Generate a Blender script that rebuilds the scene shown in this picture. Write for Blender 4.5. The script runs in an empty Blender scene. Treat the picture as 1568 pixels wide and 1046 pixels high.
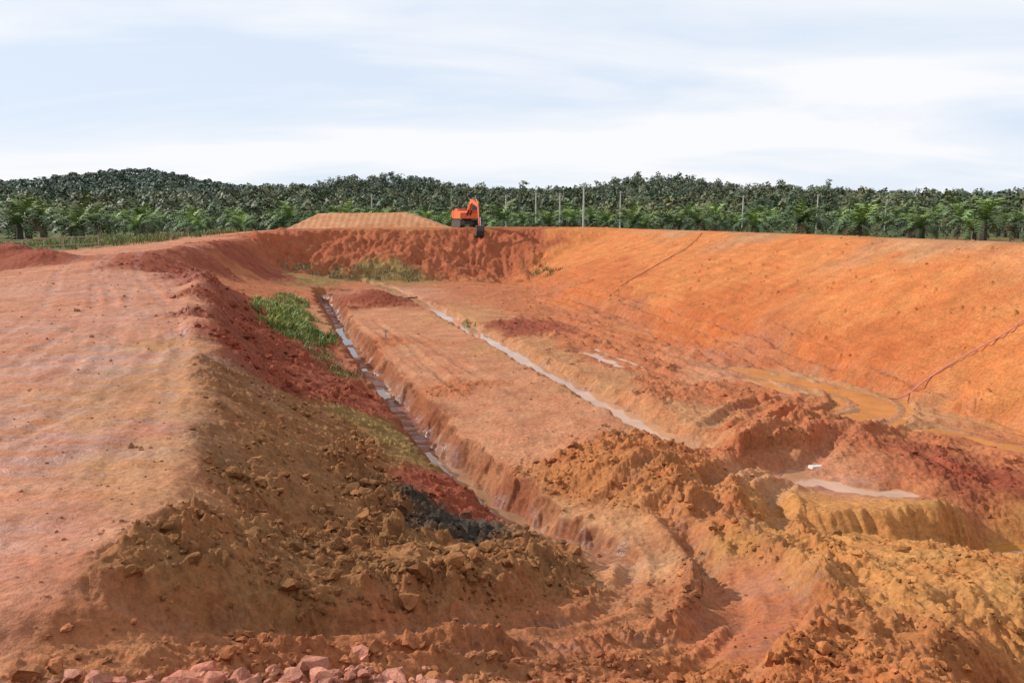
import bpy, math, random, bmesh
import numpy as np
from mathutils import Vector, geometry
np.random.seed(7); random.seed(7)
rng=np.random.default_rng(11)
scene=bpy.context.scene

# ------------------------------------------------------------------ noise
PERM=rng.permutation(1024).astype(np.int32)
GR=rng.uniform(0,2*math.pi,1024); GX=np.cos(GR).astype(np.float32); GY=np.sin(GR).astype(np.float32)
RV=rng.random((1024,4)).astype(np.float32)
def hsh(ix,iy): return PERM[(PERM[ix&1023]+iy)&1023]
def perlin(x,y):
    ix=np.floor(x).astype(np.int32); iy=np.floor(y).astype(np.int32)
    fx=(x-ix).astype(np.float32); fy=(y-iy).astype(np.float32)
    u=fx*fx*fx*(fx*(fx*6-15)+10); v=fy*fy*fy*(fy*(fy*6-15)+10)
    def g(dx,dy):
        h=hsh(ix+dx,iy+dy); return GX[h]*(fx-dx)+GY[h]*(fy-dy)
    a=g(0,0); b=g(1,0); c=g(0,1); d=g(1,1)
    return ((a+(b-a)*u)*(1-v)+(c+(d-c)*u)*v)*1.5
def fbm(x,y,sc,octv,gain=.5):
    r=0; a=1.; f=1./sc
    for i in range(octv):
        r=r+a*perlin(x*f+17.3*i,y*f-9.1*i); a*=gain; f*=2.03
    return r
def lumps(x,y,cell,dens):
    px=x/cell; py=y/cell
    ix=np.floor(px).astype(np.int32); iy=np.floor(py).astype(np.int32)
    out=np.zeros(px.shape,np.float32)
    for dx in (-1,0,1):
        for dy in (-1,0,1):
            h=hsh(ix+dx,iy+dy)
            cx=ix+dx+RV[h,0]; cy=iy+dy+RV[h,1]
            r=.22+.5*RV[h,2]**1.5
            an=RV[h,3]*6.28; ca=np.cos(an); sa=np.sin(an)
            ux=px-cx; uy=py-cy
            a_=np.abs(ux*ca+uy*sa); b_=1.5*np.abs(-ux*sa+uy*ca)
            d=(.6*np.sqrt(a_*a_+b_*b_)+.4*np.maximum(a_,b_)*1.15)/r
            q=np.maximum(0,1-d)
            hh=np.where(RV[(h*7+3)&1023,0]<dens, r*np.minimum(.62,1.9*q)+.15*r*q,0)
            out=np.maximum(out,hh)
    return out*cell
def sstep(a,b,x):
    t=np.clip((x-a)/(b-a),0,1); return t*t*(3-2*t)

# ------------------------------------------------------------------ survey points -> TIN
PTS=[]; EDG=[]
def line(pts):
    i0=len(PTS); PTS.extend(pts)
    for i in range(len(pts)-1): EDG.append((i0+i,i0+i+1))
def dots(pts): PTS.extend(pts)
line([(-21,50,4.6),(-17.9,46.6,4.6),(-13.1,31.8,4.5),(-8.8,22.0,4.3),(-7.8,20.0,4.2),(-6.6,16.5,4.1),(-5.5,13.1,4),(-4.9,10.9,4),(-4.6,9.1,4),(-4.3,8.2,4),(-4.8,7.8,4),(-5.2,7.6,4),(-6.0,7.4,4),(-14,6.6,4.1)])
line([(-4.15,8.0,3.65),(-4.7,7.5,3.7),(-5.2,7.3,3.7),(-6.0,7.1,3.7),(-14,6.2,3.8)])
line([(-24.3,49.5,5.0),(-25.6,57,5.7),(-26.5,67,5.85),(-27.3,76,6.0),(-27.4,84,6.1),(-28.5,89,6.2)])
line([(-22.6,50,4.5),(-21.2,54,3.9),(-22.2,62,3.3),(-23.3,70,3.2),(-24,78,3.0)])
dots([(-30,58,5.3),(-33,70,5.3),(-29,80,5.9)])
CR=[(9.5,113,6.8),(13.3,97.5,6.8),(18.7,77,6.8),(22.4,58.5,6.8),(24.8,38.5,6.8),(26.5,20,6.8),(27.5,0,6.8),(28,-27,6.8)]
line(CR)
line([(13.5,118,6.7),(17,99,6.7),(22.3,78,6.7),(26,59,6.7),(28.4,39,6.7),(30,20,6.7),(31,0,6.7),(31.5,-27,6.7)])
line([(19,123,4.3),(23,100,4.3),(28,79,4.3),(31.5,59,4.3),(34,39,4.3),(35.5,20,4.3),(36.5,0,4.4),(37,-27,4.4)])
TR=[(1,91,1.4),(3,66.6,.95),(8.5,54,.7),(12,46,.6),(15.9,34.3,.45),(18.3,28.5,.35),(20.5,20,.3),(21,8,0.6),(21,0,1.5),(22,-27,4)]
line(TR)
line([(-33,84,5.8),(-29.5,90,6.2),(-27,97,6.6),(-21,98,6.75),(-15,99,6.8),(-9,101,6.8),(-2,104,6.8),(4,110,6.8),(9.5,113.1,6.8)])
line([(-25,86,2.6),(-18.8,85,1.7),(-11,84,1.5),(-6,88,1.5),(-1,92,1.8)])
line([(19,126,6.0),(10,126,6.6),(-5,128,6.6),(-35,128,6.4),(-40,112,6.0)])
line([(22,134,4.5),(10,135,4.5),(-5,136,4.5),(-36,136,4.5),(-52,112,4.6)])
dots([(-20,108,6.9),(0,115,6.8),(-30,104,6.6),(-38,95,5.9)])
dots([(-11.7,17.8,4.1),(-23.5,36.4,4.3),(-34.7,54.1,4.6),(-42.1,74.4,4.9),(-40.6,83.8,5.2),(-20,20,4.2),(-20,8,4.3),(-30,20,4.4),(-50,40,4.6),(-55,75,4.6),(-70,100,4.5),(-12,12,4.05),(-8.5,10,4)])
dots([(-18.5,54,2.7)])
line([(-22,76,2.2),(-20.4,71.2,1.9),(-15.4,57.6,1.6),(-12.2,47.7,1.3),(-8.4,37.5,1.05),(-5.2,30.6,.9),(-3.8,27.0,.85),(-1.8,22.2,.75),(-.1,18.9,.65)])
dots([(-10.3,51.9,1),(-5.8,37.7,1),(-2.1,27,.95),(.3,21.9,.95),(1.6,19.3,.9),(-11.8,66.8,1.2),(-11.5,59.2,1.1),(-6.4,57.5,1.1),(-1.2,43,1.0),(1.8,34,.95),(3.2,27.5,.95),(-16,78,1.35),(-5,78,1.3),(0,62,1.05),(1.6,48,.95)])
dots([(2.0,21.6,1.5),(3.1,20.6,1.75),(3.7,19.5,1.7),(5.1,19.2,1.55),(8.3,25.5,1.25),(11,26.2,1.0),(3.7,38.3,.9),(8.8,33.3,.7),(13.2,27.6,.5),(14.9,24.5,.5),(4.6,17,1.35),(5.4,15.1,1.5),(6.9,26.5,.8),(6.2,22.8,.9),(11,40,.65)])
line([(6.4,20.4,.95),(7.4,18.9,.95),(8.2,18.65,.95),(9.2,18.8,.95),(10,19.0,.95),(11.1,19.4,.95),(11.7,19.9,.6),(12.4,20.4,.15),(14,20.4,.1),(17,20.2,.1)])
line([(6.5,19.6,.75),(7.4,18.4,.5),(8.3,18.2,.42),(9.2,18.35,.27),(10.1,18.55,.1),(11.2,18.8,-.25),(12,19.1,-.65),(13,19.3,-.7),(17,19.2,-.7)])
dots([(12.5,17.9,-.65),(17,17.5,-.6),(7,17.4,.75),(8.3,17.2,.72),(9.5,17.0,.7),(10.8,16.8,.55),(12.5,16.4,.4),(17,16,.4),(7,15.5,1.3),(9,15,1.45),(12,14.5,1.3),(16,13,1.4)])
dots([(8.3,23.5,.45),(8.6,21.7,.4),(10,21.4,.4),(11.3,21.4,.5),(13.4,21.5,.5),(16,21.5,.5),(8.5,20.4,.62),(10.2,20.5,.62)])
dots([(3.5,16,.95),(2.3,16.2,.8),(2.6,14.3,1.1),(4.4,13.8,1.3),(4.5,12.4,1.5),(2.9,9.9,1.9),(1.2,17.6,.6)])
JC=[(-4.35,8.7,3.8),(-3.8,9.5,3.55),(-3.0,10.2,3.2),(-1.8,11.1,2.75),(-.4,12.3,2.3),(.85,14.1,1.75),(1.1,15.8,1.2)]
JT=[(-4.15,8.3,3.45),(-3.6,9.1,3.05),(-2.75,9.8,2.65),(-1.55,10.65,2.25),(-.1,11.8,1.8),(1.25,13.85,1.2),(1.7,15.6,.9)]
line(JC); line(JT)
dots([(-4.1,12.6,3.05),(-4.1,17,2.4),(-2.3,15.2,1.8),(-.9,13.9,1.85),(-6.2,22.8,2.7),(-5.0,23.6,1.9),(-3.1,20.2,1.5),(-10,31,2.6),(-14,42,2.8),(-1.0,17,1.25),(-2.6,12.6,2.5)])
dots([(-4.7,6.8,3.7),(-3.2,7.4,3.4),(-1.3,8.2,2.9),(.5,8.9,2.5),(1.8,9.2,2.3),(-2.6,6.8,3.6),(-1.9,7.1,3.4)])
dots([(5.3,13,1.9),(6.5,12.1,2.1),(8.4,12.3,2.0),(5.1,9.3,2.6),(3.9,9.5,2.5),(5.8,9.6,2.5),(6.5,10.4,2.25),(6.9,9.8,1.3),(6.5,9.0,1.3),(7.6,10.6,1.2),(7.9,9.6,.7),(8.6,11.3,1.5),(9.5,10,.8),(10.5,12,1.5),(14,9,1.2)])
dots([(-2,3,5.4),(0,3,5.3),(3,3,5.2),(1,5.6,3.5),(4,5.8,3.5),(-5,3,4.8),(0,0,6.3),(-2,1,6.2),(2,1,6.2),(8,5,2.0),(-12,0,4.6),(12,2,2.6),(0,-10,6.0),(15,-20,5),(-15,-20,5),(0,-27,5),(-40,-20,4.6)])
line([(-92,-32,4.5),(-92,60,4.5),(-92,152,4.5),(0,152,4.5),(92,152,4.5),(92,60,4.5),(92,-32,4.5),(0,-32,4.5)])

x0,y0,st=-90.,-30.,.25
NX,NY=721,721
gx=x0+np.arange(NX)*st; gy=y0+np.arange(NY)*st
vc=[Vector((p[0],p[1])) for p in PTS]
ov,oe,of,ovo,oeo,ofo=geometry.delaunay_2d_cdt(vc,EDG,[],0,1e-4)
oz=[]
for v,orig in zip(ov,ovo):
    if orig: oz.append(PTS[orig[0]][2])
    else:
        best=sorted(((v.x-p[0])**2+(v.y-p[1])**2,p[2]) for p in PTS)[:2]
        oz.append((best[0][1]+best[1][1])/2)
base=np.full((NY,NX),4.5,np.float32)
for f in of:
    a,b,c=[(ov[i].x,ov[i].y,oz[i]) for i in f[:3]]
    i0=max(0,int((min(a[0],b[0],c[0])-x0)/st)); i1=min(NX-1,int((max(a[0],b[0],c[0])-x0)/st)+1)
    j0=max(0,int((min(a[1],b[1],c[1])-y0)/st)); j1=min(NY-1,int((max(a[1],b[1],c[1])-y0)/st)+1)
    if i1<i0 or j1<j0: continue
    XX,YY=np.meshgrid(gx[i0:i1+1],gy[j0:j1+1])
    det=(b[1]-c[1])*(a[0]-c[0])+(c[0]-b[0])*(a[1]-c[1])
    if abs(det)<1e-9: continue
    w1=((b[1]-c[1])*(XX-c[0])+(c[0]-b[0])*(YY-c[1]))/det
    w2=((c[1]-a[1])*(XX-c[0])+(a[0]-c[0])*(YY-c[1]))/det
    w3=1-w1-w2
    m=(w1>=-1e-4)&(w2>=-1e-4)&(w3>=-1e-4)
    sub=base[j0:j1+1,i0:i1+1]
    sub[m]=(w1*a[2]+w2*b[2]+w3*c[2])[m]
def blur(A,sig):
    r=int(3*sig)+1; k=np.exp(-.5*(np.arange(-r,r+1)/sig)**2); k/=k.sum()
    B=np.pad(A,((r,r),(0,0)),'edge'); A=sum(k[i]*B[i:i+A.shape[0]] for i in range(2*r+1))
    B=np.pad(A,((0,0),(r,r)),'edge'); return sum(k[i]*B[:,i:i+A.shape[1]] for i in range(2*r+1))
GXX,GYY=np.meshgrid(gx,gy)
b1=blur(base,.55); b2=blur(base,2.4)
w=sstep(26,60,GYY)
base=(b1*(1-w)+b2*w).astype(np.float32)

# ------------------------------------------------------------------ colour / roughness anchors
C=dict(P=(.400,.170,.098),T=(.375,.176,.084),BK=(.45,.158,.053),BL=(.40,.122,.041),RC=(.235,.062,.033),BR=(.235,.106,.043),DK=(.055,.042,.032),Y=(.385,.172,.058),
 S=(.40,.175,.092),M=(.355,.122,.053),O=(.35,.132,.048),B2=(.305,.118,.052),FB=(.30,.088,.040),G=(.10,.12,.045),OL=(.23,.14,.05),LT=(.47,.23,.12))
ANC=[(-5.4,8.5,'P',.05),(-8,13,'P',.04),(-11,14,'P',.04),(-7.8,17.5,'T',.05),(-9.2,19.5,'T',.04),(-11,21,'P',.03),(-15,27,'P',.03),(-17,31,'P',.04),(-20,40,'P',.05),(-25,36,'P',.05),
(-5.3,9.6,'P',.05),(-5.6,11.2,'T',.05),(-6.3,13.2,'T',.05),(-7.4,16,'T',.05),(-5.9,10.4,'P',.04),(-6.9,14.6,'P',.04),(-10,22.5,'T',.05),(-14.2,32,'P',.1),(-16.8,39,'P',.1),(-12.2,26.5,'P',.08),
(-30,50,'P',.08),(-22,46,'P',.05),(-35,64,'P',.1),(-36,75,'P',.1),(-33,82,'P',.1),(-50,60,'P',.1),(-50,45,'P',.1),(-12,10,'P',.04),(-20,20,'P',.04),(-25,12,'P',.04),(-37,58.5,'RC',.5),(-34,57,'RC',.5),(-29,64,'P',.15),
(-15.4,42,'RC',1),(-13.4,37.5,'RC',1),(-11.2,32,'RC',1),(-9.3,27,'RC',.9),(-7.9,24.3,'RC',.9),(-6.4,26.3,'RC',.8),(-10.1,35,'RC',.9),(-5,28,'RC',.6),(-18,48,'RC',.8),(-13,42,'RC',.8),(-8,31,'RC',.8),
(-6.4,19.2,'BR',.6),(-6.7,20.6,'BR',.5),(-5.2,17,'BR',.75),(-4.6,13.5,'BR',.85),(-4.1,11.3,'BR',.95),(-4.35,9.9,'BR',.8),(-4.25,9.1,'BR',.8),(-5.6,22.0,'BR',.7),(-3.8,20.3,'BR',1),(-2.6,17,'BR',1.1),(-1.6,13.8,'BR',1.15),(.2,14.8,'BR',1.15),(-1.2,12.3,'BR',1.15),(-5.5,15.3,'BR',.6),(-2.8,11,'BR',1.1),(-3.2,14,'BR',.9),
(-4.5,25,'OL',.6),(-3,23.2,'OL',.6),(-2.1,17.2,'DK',1.1),(-1.3,16.1,'DK',1.1),(-1.0,18.3,'RC',.7),(-1.8,20,'RC',.6),(.9,18.2,'T',.3),(1.6,17,'T',.2),
(-10.5,57,'S',.12),(-8.5,50,'S',.14),(-5,42,'S',.12),(-3,36,'S',.14),(-1,31,'S',.12),(1,27,'S',.15),(2.3,28.5,'S',.12),(-1,25.5,'S',.12),(1.3,24,'S',.25),(-5,48,'S',.1),(-1,36,'S',.1),(-11.5,65,'RC',.6),(-2.0,33.5,'M',.5),(-6.3,44.5,'M',.35),
(-5,76,'M',.3),(3,72,'M',.3),(2,60,'M',.3),(1,53,'RC',.5),(4,45,'M',.5),(7,38,'M',.5),(6.5,33,'M',.6),(10.5,33,'M',.5),(12,42,'M',.25),(7,55,'M',.25),(10,29,'M',.6),(14.5,26,'M',.5),(16,24,'M',.5),(17,20,'M',.5),(-15,79,'M',.2),(-9,72,'S',.2),(13.5,22.8,'RC',.7),
(1.2,43,'T',.2),(4.0,35,'T',.2),(6.1,28.5,'T',.3),(-2.8,57,'T',.2),(9.5,38,'S',.15),(13,36,'T',.15),(15,30,'T',.2),
(2.2,21.3,'O',1),(3.5,20.3,'O',1),(5,19.5,'O',.9),(4.5,22.5,'O',.9),(7,24,'M',.7),(8.3,25.5,'M',.7),(4.6,17.5,'O',.8),(5.5,16,'Y',.7),(6.5,18.5,'Y',.5),(7.0,21,'T',.4),
(9,22,'S',.08),(10,21.4,'S',.08),(11.3,21.8,'M',.4),(8,17,'Y',.5),(9.2,17,'Y',.5),(9.7,15.5,'Y',.5),(11,15,'Y',.5),(12,17.5,'Y',.3),(10.2,19,'Y',.15),(8.2,18.5,'Y',.15),(14,19,'Y',.2),
(5.5,13,'Y',.6),(6.5,12.1,'Y',.55),(8.4,12.3,'Y',.6),(5.3,9.6,'O',.8),(3.9,9.3,'O',.9),(7,10.3,'O',.7),(4.9,10.9,'O',.8),(7,14,'Y',.5),(9,13.5,'Y',.6),
(-4,8.0,'B2',.4),(-2,9.4,'B2',.35),(0,10.3,'B2',.35),(1.5,11.5,'B2',.25),(2.6,13,'B2',.4),(3.4,15,'T',.4),(4.4,13.8,'M',.05),(4.5,12.4,'M',.05),(3.6,10.9,'M',.05),(2.4,15.8,'T',.1),(2.5,9.6,'O',.75),(1,9.2,'B2',.75),(-1,8.3,'B2',.7),(-3,7.5,'B2',.7),
(-27,93,'FB',.5),(-20,92,'FB',.6),(-12,93,'FB',.6),(-5,96,'FB',.5),(2,101,'FB',.5),(-25.5,84,'FB',.4),(-20,60,'M',.3),(-24.5,75,'RC',.6),(-24.2,64,'RC',.6),(-23.5,54,'RC',.6),(-19,80,'OL',.4),(-14,85,'OL',.4),(-21,68,'M',.3),
(-15,106,'O',.1),(0,112,'O',.1),(-20,120,'LT',.05),(-26,115,'LT',.05),(-14,116,'LT',.05),(-33,100,'P',.1),
(15,75,'BK',.02),(12,85,'BK',.02),(8,95,'BK',.02),(14,60,'BK',.02),(20,42,'BK',.02),(20,30,'BK',.02),(22,20,'BK',.02),(24,10,'BK',.02),(10,103,'BK',.02),(20,60,'BK',.02),(8,78,'BL',.05),(12,52,'BL',.03),(16.5,38,'BL',.03),(6,68,'BL',.05),(25,45,'T',.05),(22,66,'T',.05),(27,30,'T',.05),(18.5,84,'T',.05),
(35,40,'G',.1),(30,70,'G',.1),(27,100,'G',.1),(20,132,'G',.1),(-10,135,'G',.1),(-45,100,'G',.1),(-65,60,'G',.1),(-50,85,'G',.1),(-40,130,'G',.1)]
wa=.16*(1+GYY.clip(0,100)/8)
wx=GXX+fbm(GXX,GYY,3,4)*wa; wy=GYY+fbm(GXX+50,GYY+9,3,4)*wa*1.3
acc=np.zeros((NY,NX,4)); ws=np.zeros((NY,NX))
for (ax,ay,cn,r) in ANC:
    dx=wx-ax; dy=(wy-ay)*.75; sc=1.+max(ay,0)/25.
    ww=1./(((dx*dx+dy*dy)/(sc*sc)+.03)**3)
    acc+=ww[...,None]*np.array([*C[cn],r]); ws+=ww
acc/=ws[...,None]
COLR=acc.astype(np.float32)
def samp(A,x,y):
    u=np.clip((x-x0)/st,0,NX-1.001); v=np.clip((y-y0)/st,0,NY-1.001)
    i=u.astype(np.int32); j=v.astype(np.int32); fu=(u-i).astype(np.float32); fv=(v-j).astype(np.float32)
    if A.ndim==3: fu=fu[...,None]; fv=fv[...,None]
    return (A[j,i]*(1-fu)+A[j,i+1]*fu)*(1-fv)+(A[j+1,i]*(1-fu)+A[j+1,i+1]*fu)*fv

# ------------------------------------------------------------------ polyline tools
def smooth_line(pts,n=2):
    p=np.array(pts,float)
    for _ in range(n):
        q=[p[0]]
        for a,b in zip(p[:-1],p[1:]): q+= [a*.75+b*.25,a*.25+b*.75]
        q.append(p[-1]); p=np.array(q)
    return p
def polyd(X,Y,pts,maxd):
    mnx,mny=pts[:,0].min()-maxd,pts[:,1].min()-maxd; mxx,mxy=pts[:,0].max()+maxd,pts[:,1].max()+maxd
    idx=np.nonzero((X>mnx)&(X<mxx)&(Y>mny)&(Y<mxy))[0]
    x=X[idx]; y=Y[idx]
    bd=np.full(x.shape,1e9,np.float32); bs=np.zeros(x.shape,np.float32); bz=np.zeros(x.shape,np.float32); sg=np.ones(x.shape,np.float32)
    s0=0
    for a,b in zip(pts[:-1],pts[1:]):
        dx,dy=b[0]-a[0],b[1]-a[1]; L=math.hypot(dx,dy)
        t=np.clip(((x-a[0])*dx+(y-a[1])*dy)/(L*L),0,1)
        d=np.hypot(x-a[0]-t*dx,y-a[1]-t*dy)
        m=d<bd
        bd[m]=d[m]; bs[m]=(s0+t*L)[m]
        if pts.shape[1]>2: bz[m]=(a[2]+t*(b[2]-a[2]))[m]
        sg[m]=np.sign(dx*(y-a[1])-dy*(x-a[0]))[m]
        s0+=L
    k=bd<maxd
    return idx[k],bd[k],bs[k],bz[k],sg[k],s0
T1=smooth_line([(-17.6,74,.5),(-11.4,53,.2),(-6.9,38.5,.04),(-4.5,31.8,-.0),(-3.0,26.6,-.02),(-1.0,21.6,0),(.4,19,.08),(1.6,17.2,.4),(2.2,16.3,.65)])
T2=smooth_line([(-17,85,1.3),(-12.5,80,1.1),(-4.5,57.7,.6),(-.1,43.7,.45),(2.8,34.7,.3),(4.8,28.7,.2),(6.0,25.4,.15)])
RA=smooth_line([(3.9,71.7),(9.2,56.9),(12.5,47.5),(14.2,38.2),(15.5,33.5),(13.6,29.5),(11.1,27.7),(8.4,24.5),(6.2,22.5)])
RA2=smooth_line([(2.4,71),(7.5,56),(10.6,46.5),(12.3,38.2),(13,33.5),(11.8,31),(9.6,29.2),(7.4,26.2)])
RB=smooth_line([(20,23),(18.2,28.4),(15.8,31),(14.9,35.5),(11.6,39.9),(8.0,47.5),(3.0,60.0)])
RE=smooth_line([(7,62),(10.4,50),(13.6,41),(16.6,33),(18.3,25)]); RF=smooth_line([(1.5,58),(5,46),(8,37),(11,31.5),(14,28.5),(17,24)])
RC_=smooth_line([(-4.6,7.2),(-4.0,7.7),(-2.4,9.0),(-.3,10.2),(1.1,11.0),(2.4,12.4),(3.1,14.2),(3.2,16.1),(2.6,18)])
RD=smooth_line([(2.0,8.6),(2.5,9.4),(3.6,11.0),(4.5,12.6),(4.7,14.7),(4.3,16.9),(4.1,19.0)])
POOLS=[('puddle',smooth_line([(11.6,39.5,.42),(12.9,36.8,.42),(14.2,34.8,.40),(15.2,32.9,.38),(14.6,31,.38),(13.3,29.6,.38)]),.38,.3,.3,.07,1.5,'W2',.09),
 ('puddle',smooth_line([(8.6,22.9,.33),(9.1,22.1,.33),(9.7,21.7,.33),(10.7,21.4,.33)]),.27,.35,.3,.05,1.1,'W1',.05),
 ('puddle',smooth_line([(17.2,25.4,.28),(16.2,27.2,.28),(15.6,28.2,.28)]),.2,.3,.25,.05,1.1,'W2',.07),
 ('puddle',smooth_line([(-15.5,74.5,1.05),(-12.5,73.5,1.05),(-10.2,71.5,1.05)]),.5,.3,.5,.07,2.0,'W1',.16),
 ('puddle',smooth_line([(5.4,38.6,.72),(4.6,41,.72),(3.9,43.2,.72)]),.10,.3,.25,.05,1.2,'W2',.08),
 ('puddle',smooth_line([(12.2,33.8,.5),(10.9,36.6,.5)]),.12,.3,.25,.05,1.0,'W2',.08),
 ('puddle',smooth_line([(8.6,50,.62),(7.2,54,.64)]),.12,.3,.25,.06,1.2,'W2',.1)]
KR=smooth_line([(-18.6,48,0),(-14,36.5,0),(-10.6,28,0),(-8.4,23.2,0)])
RG1=smooth_line([(-1.8,8.8),(.6,9.75),(2.0,10.8),(3.0,12.4),(3.3,13.8),(3.35,15.6)])
RG2=smooth_line([(2.7,8.3),(4.2,10.2),(5.1,11.9),(5.25,13.6),(5.05,15.6),(4.9,17.2)])
RG3=smooth_line([(6.4,23.2),(8.3,25.9),(9.6,26.8),(12.2,27.2)])
RG4=smooth_line([(7.2,23.0),(8.9,24.9),(11,26.3),(13.6,26.6)])
RG5=smooth_line([(-3.6,8.1),(-2.2,8.7),(-.4,9.5),(1.2,10.3),(2.3,11.6)])
RG6=smooth_line([(-2.6,7.7),(-.6,8.6),(1.3,9.4),(2.7,10.6),(3.6,12.2)])
RGS=((RG1,.32,.26),(RG2,.34,.3),(RG3,.42,.4),(RG4,.38,.35),(RG5,.14,.13),(RG6,.12,.13))
MN=(( -11.2,65,1.0,2.4),(-37.5,59,1.5,3.0),(-33.5,57,.9,2.2))
CRa=smooth_line(CR)[::-1]; TRa=smooth_line(TR)[::-1]
def hills(x,y):
    r=np.hypot(x,y); a=x/np.maximum(y,1.); front=y>60
    right=sstep(.2,.6,a)
    h=(16.0-5*right)*sstep(255,610,r)
    def g(cx,cy,sx,sy,hh): return hh*np.exp(-((x-cx)/sx)**2-((y-cy)/sy)**2)
    h=h+g(-100,600,50,110,10)+g(112,610,48,110,9.5)+g(40,600,60,90,1)
    h=h+g(-400,900,95,160,27)+g(-560,820,160,160,10)+g(-230,860,90,120,8)+g(-60,950,150,150,12)+g(340,900,200,150,9)+g(-250,480,60,90,-7)
    h=h+2.8*fbm(x,y,90,3)*sstep(260,420,r)
    h=h*(1-sstep(1200,2600,r)*.8)
    return np.where(front,h,h*.3).astype(np.float32)

def terrain(X,Y):
    X=X.astype(np.float32).ravel(); Y=Y.astype(np.float32).ravel()
    fl=sstep(6.8,7.4,X)*(1-sstep(11.6,12.2,X))*sstep(17.2,17.9,Y)*(1-sstep(19.3,20,Y))
    Yb=Y+fl*(.12*np.sin(6.283*(X+.5*perlin(X/.8,Y*0))/.47)*np.clip(.6+1.6*perlin(X/.7+9,Y*0),.1,1.3)+.22*perlin(X/.9,Y*0+4)+.06*perlin(X/.2,Y/.4))
    z=samp(base,X,Yb).astype(np.float32)
    outside=(X<-89.5)|(X>89.5)|(Y>149.5)|(Y<-29.5)
    z[outside]=4.5
    far=np.hypot(X,Y)>200
    z[far]+=hills(X[far],Y[far])
    cr=samp(COLR,X,Y); R=cr[:,3].copy(); col=cr[:,:3].copy()
    col[outside]=C['G']; R[outside]=.1
    wet=np.zeros_like(z)
    z+=np.clip(np.minimum(np.minimum((Y-111)*.5,(-9.4-X)*.36),np.minimum((X+31.8)*.5,(130-Y)*.5)),0,2.05)
    near=np.hypot(X,Y)<150
    I=np.nonzero(near)[0]
    x=X[I]; y=Y[I]; zi=z[I]; r=R[I]; c=col[I]; wt=wet[I]
    dist=np.hypot(x,y)
    for (mx,my,mh,mr) in MN:
        zi+=mh*np.exp(-((x-mx)**2+((y-my)*.8)**2)/(mr*mr)*1.5)
    zi+=fbm(x,y,3.5,4)*(.035+.11*r)
    k,d,s,_,_,_=polyd(x,y,KR,3.0)
    zi[k]+=.6*np.exp(-(d/.8)**2)*(.7+.5*perlin(s/1.5,s*0))
    for RG,h0,w0 in RGS:
        k,d,s,_,_,L=polyd(x,y,RG,2.0)
        g=np.exp(-(d/w0)**2)*np.clip(s/1.2,0,1)*np.clip((L-s)/1.2,0,1)
        zi[k]+=h0*g*(.85+.5*perlin(s/.7,s*0+3)); r[k]=np.maximum(r[k],g*.95)
    rr=r*(.5+1.0*np.clip(.5+perlin(x/1.7,y/1.7),0,1))
    qx=x+.09*fbm(x,y,.3,2); qy=y+.09*fbm(x+9,y-4,.3,2)
    zi+=rr*(.34*lumps(qx,qy,1.0,.4)+.60*lumps(qx+3.3,qy+1.7,.45,.55)+.85*lumps(qx-7,qy+5,.22,.6)+.8*lumps(qx+9,qy+2,.105,.6))
    m=dist<45
    zi[m]+=rr[m]*.04*fbm(x[m],y[m],.14,3)
    rg=1-np.abs(perlin(x/.8,y/.8)*1.3); zi+=r*.10*np.clip(rg,0,1)**3*np.clip(.4+perlin(x/2.3+8,y/2.3),0,1)
    mf=(y>22)&(y<80)&(x>-1)
    zi[mf]+=r[mf]*.22*np.clip(fbm(x[mf]*1.5,y[mf]*.55,1.3,4)+.1,-.1,1)
    zi+=(.012+.02*r)*fbm(x,y,.6,4)
    pm=(zi>3.85)&(x<-4.6)&(y<85)&(x>-45)
    u=x[pm]*.90+y[pm]*.43; v=-x[pm]*.43+y[pm]*.90
    zi[pm]+=.014*perlin(u/.28,v/4.)+.022*perlin(x[pm]/1.3,y[pm]/.45)*np.clip(.2+perlin(x[pm]/4,y[pm]/4),0,1)*1.4+.03*fbm(x[pm],y[pm],1.1,4)
    def ruts(P,gauge,w,depth,tread=.32,fade=2.,wv=.45,tr=.10):
        k,d,s,_,sg,L=polyd(x,y,P,gauge)
        sd=d*sg; e=np.clip(s/fade,0,1)*np.clip((L-s)/fade,0,1)*np.clip(.85+.6*perlin(s/3.,s*0+gauge*3),.2,1.3)
        wob=.14*perlin(s/1.6,s*0+gauge)
        for o in (-gauge/2,gauge/2):
            q=(sd-o+wob)
            g=np.exp(-(np.abs(q)/w)**3)
            zi[k]-=e*depth*g*(1+tr*np.sin(6.283*s/tread))
            zi[k]+=e*depth*.55*np.exp(-((np.abs(q)-1.65*w)/(.6*w))**2)*np.clip(.8+1.0*perlin(s/.7,sd/.6),0.1,1.6)
            r[k]=r[k]*(1-.7*g*e)
            wt[k]=np.maximum(wt[k],wv*g*e)
    ruts(RA,2.2,.34,.28,.36); ruts(RA2,2.0,.3,.22,.36); ruts(RB,2.1,.32,.24,.36); ruts(RE,2.0,.3,.17,.36); ruts(RF,2.0,.3,.18,.36)
    ruts(RC_,1.5,.22,.12,.20,1.2,.5,.2); ruts(RD,1.15,.26,.12,.17,1.2,.6,.2)
    ruts(smooth_line([(4.2,15.5),(5.6,18.2),(6.1,20.6),(7.6,22.6),(9.6,24.2)]),1.5,.28,.18,.24,1.5,.5,.12)
    ruts(smooth_line([(1.5,18),(3.0,18.6),(4.6,20.5),(6,23)]),1.6,.28,.16,.24,1.5,.5,.12)
    ruts(smooth_line([(5.2,8.4),(6.0,10.6),(6.6,12.8),(6.6,15.2),(6.1,17.6)]),1.2,.24,.10,.2,1.2,.3,.25)
    ruts(smooth_line([(-8.5,52),(-3.5,38),(.5,28.5)]),1.8,.25,.05,.3,2,.1)
    ruts(smooth_line([(-10.5,56),(-6.5,43),(-2.5,31)]),1.5,.22,.05,.3,2,.1)
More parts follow.
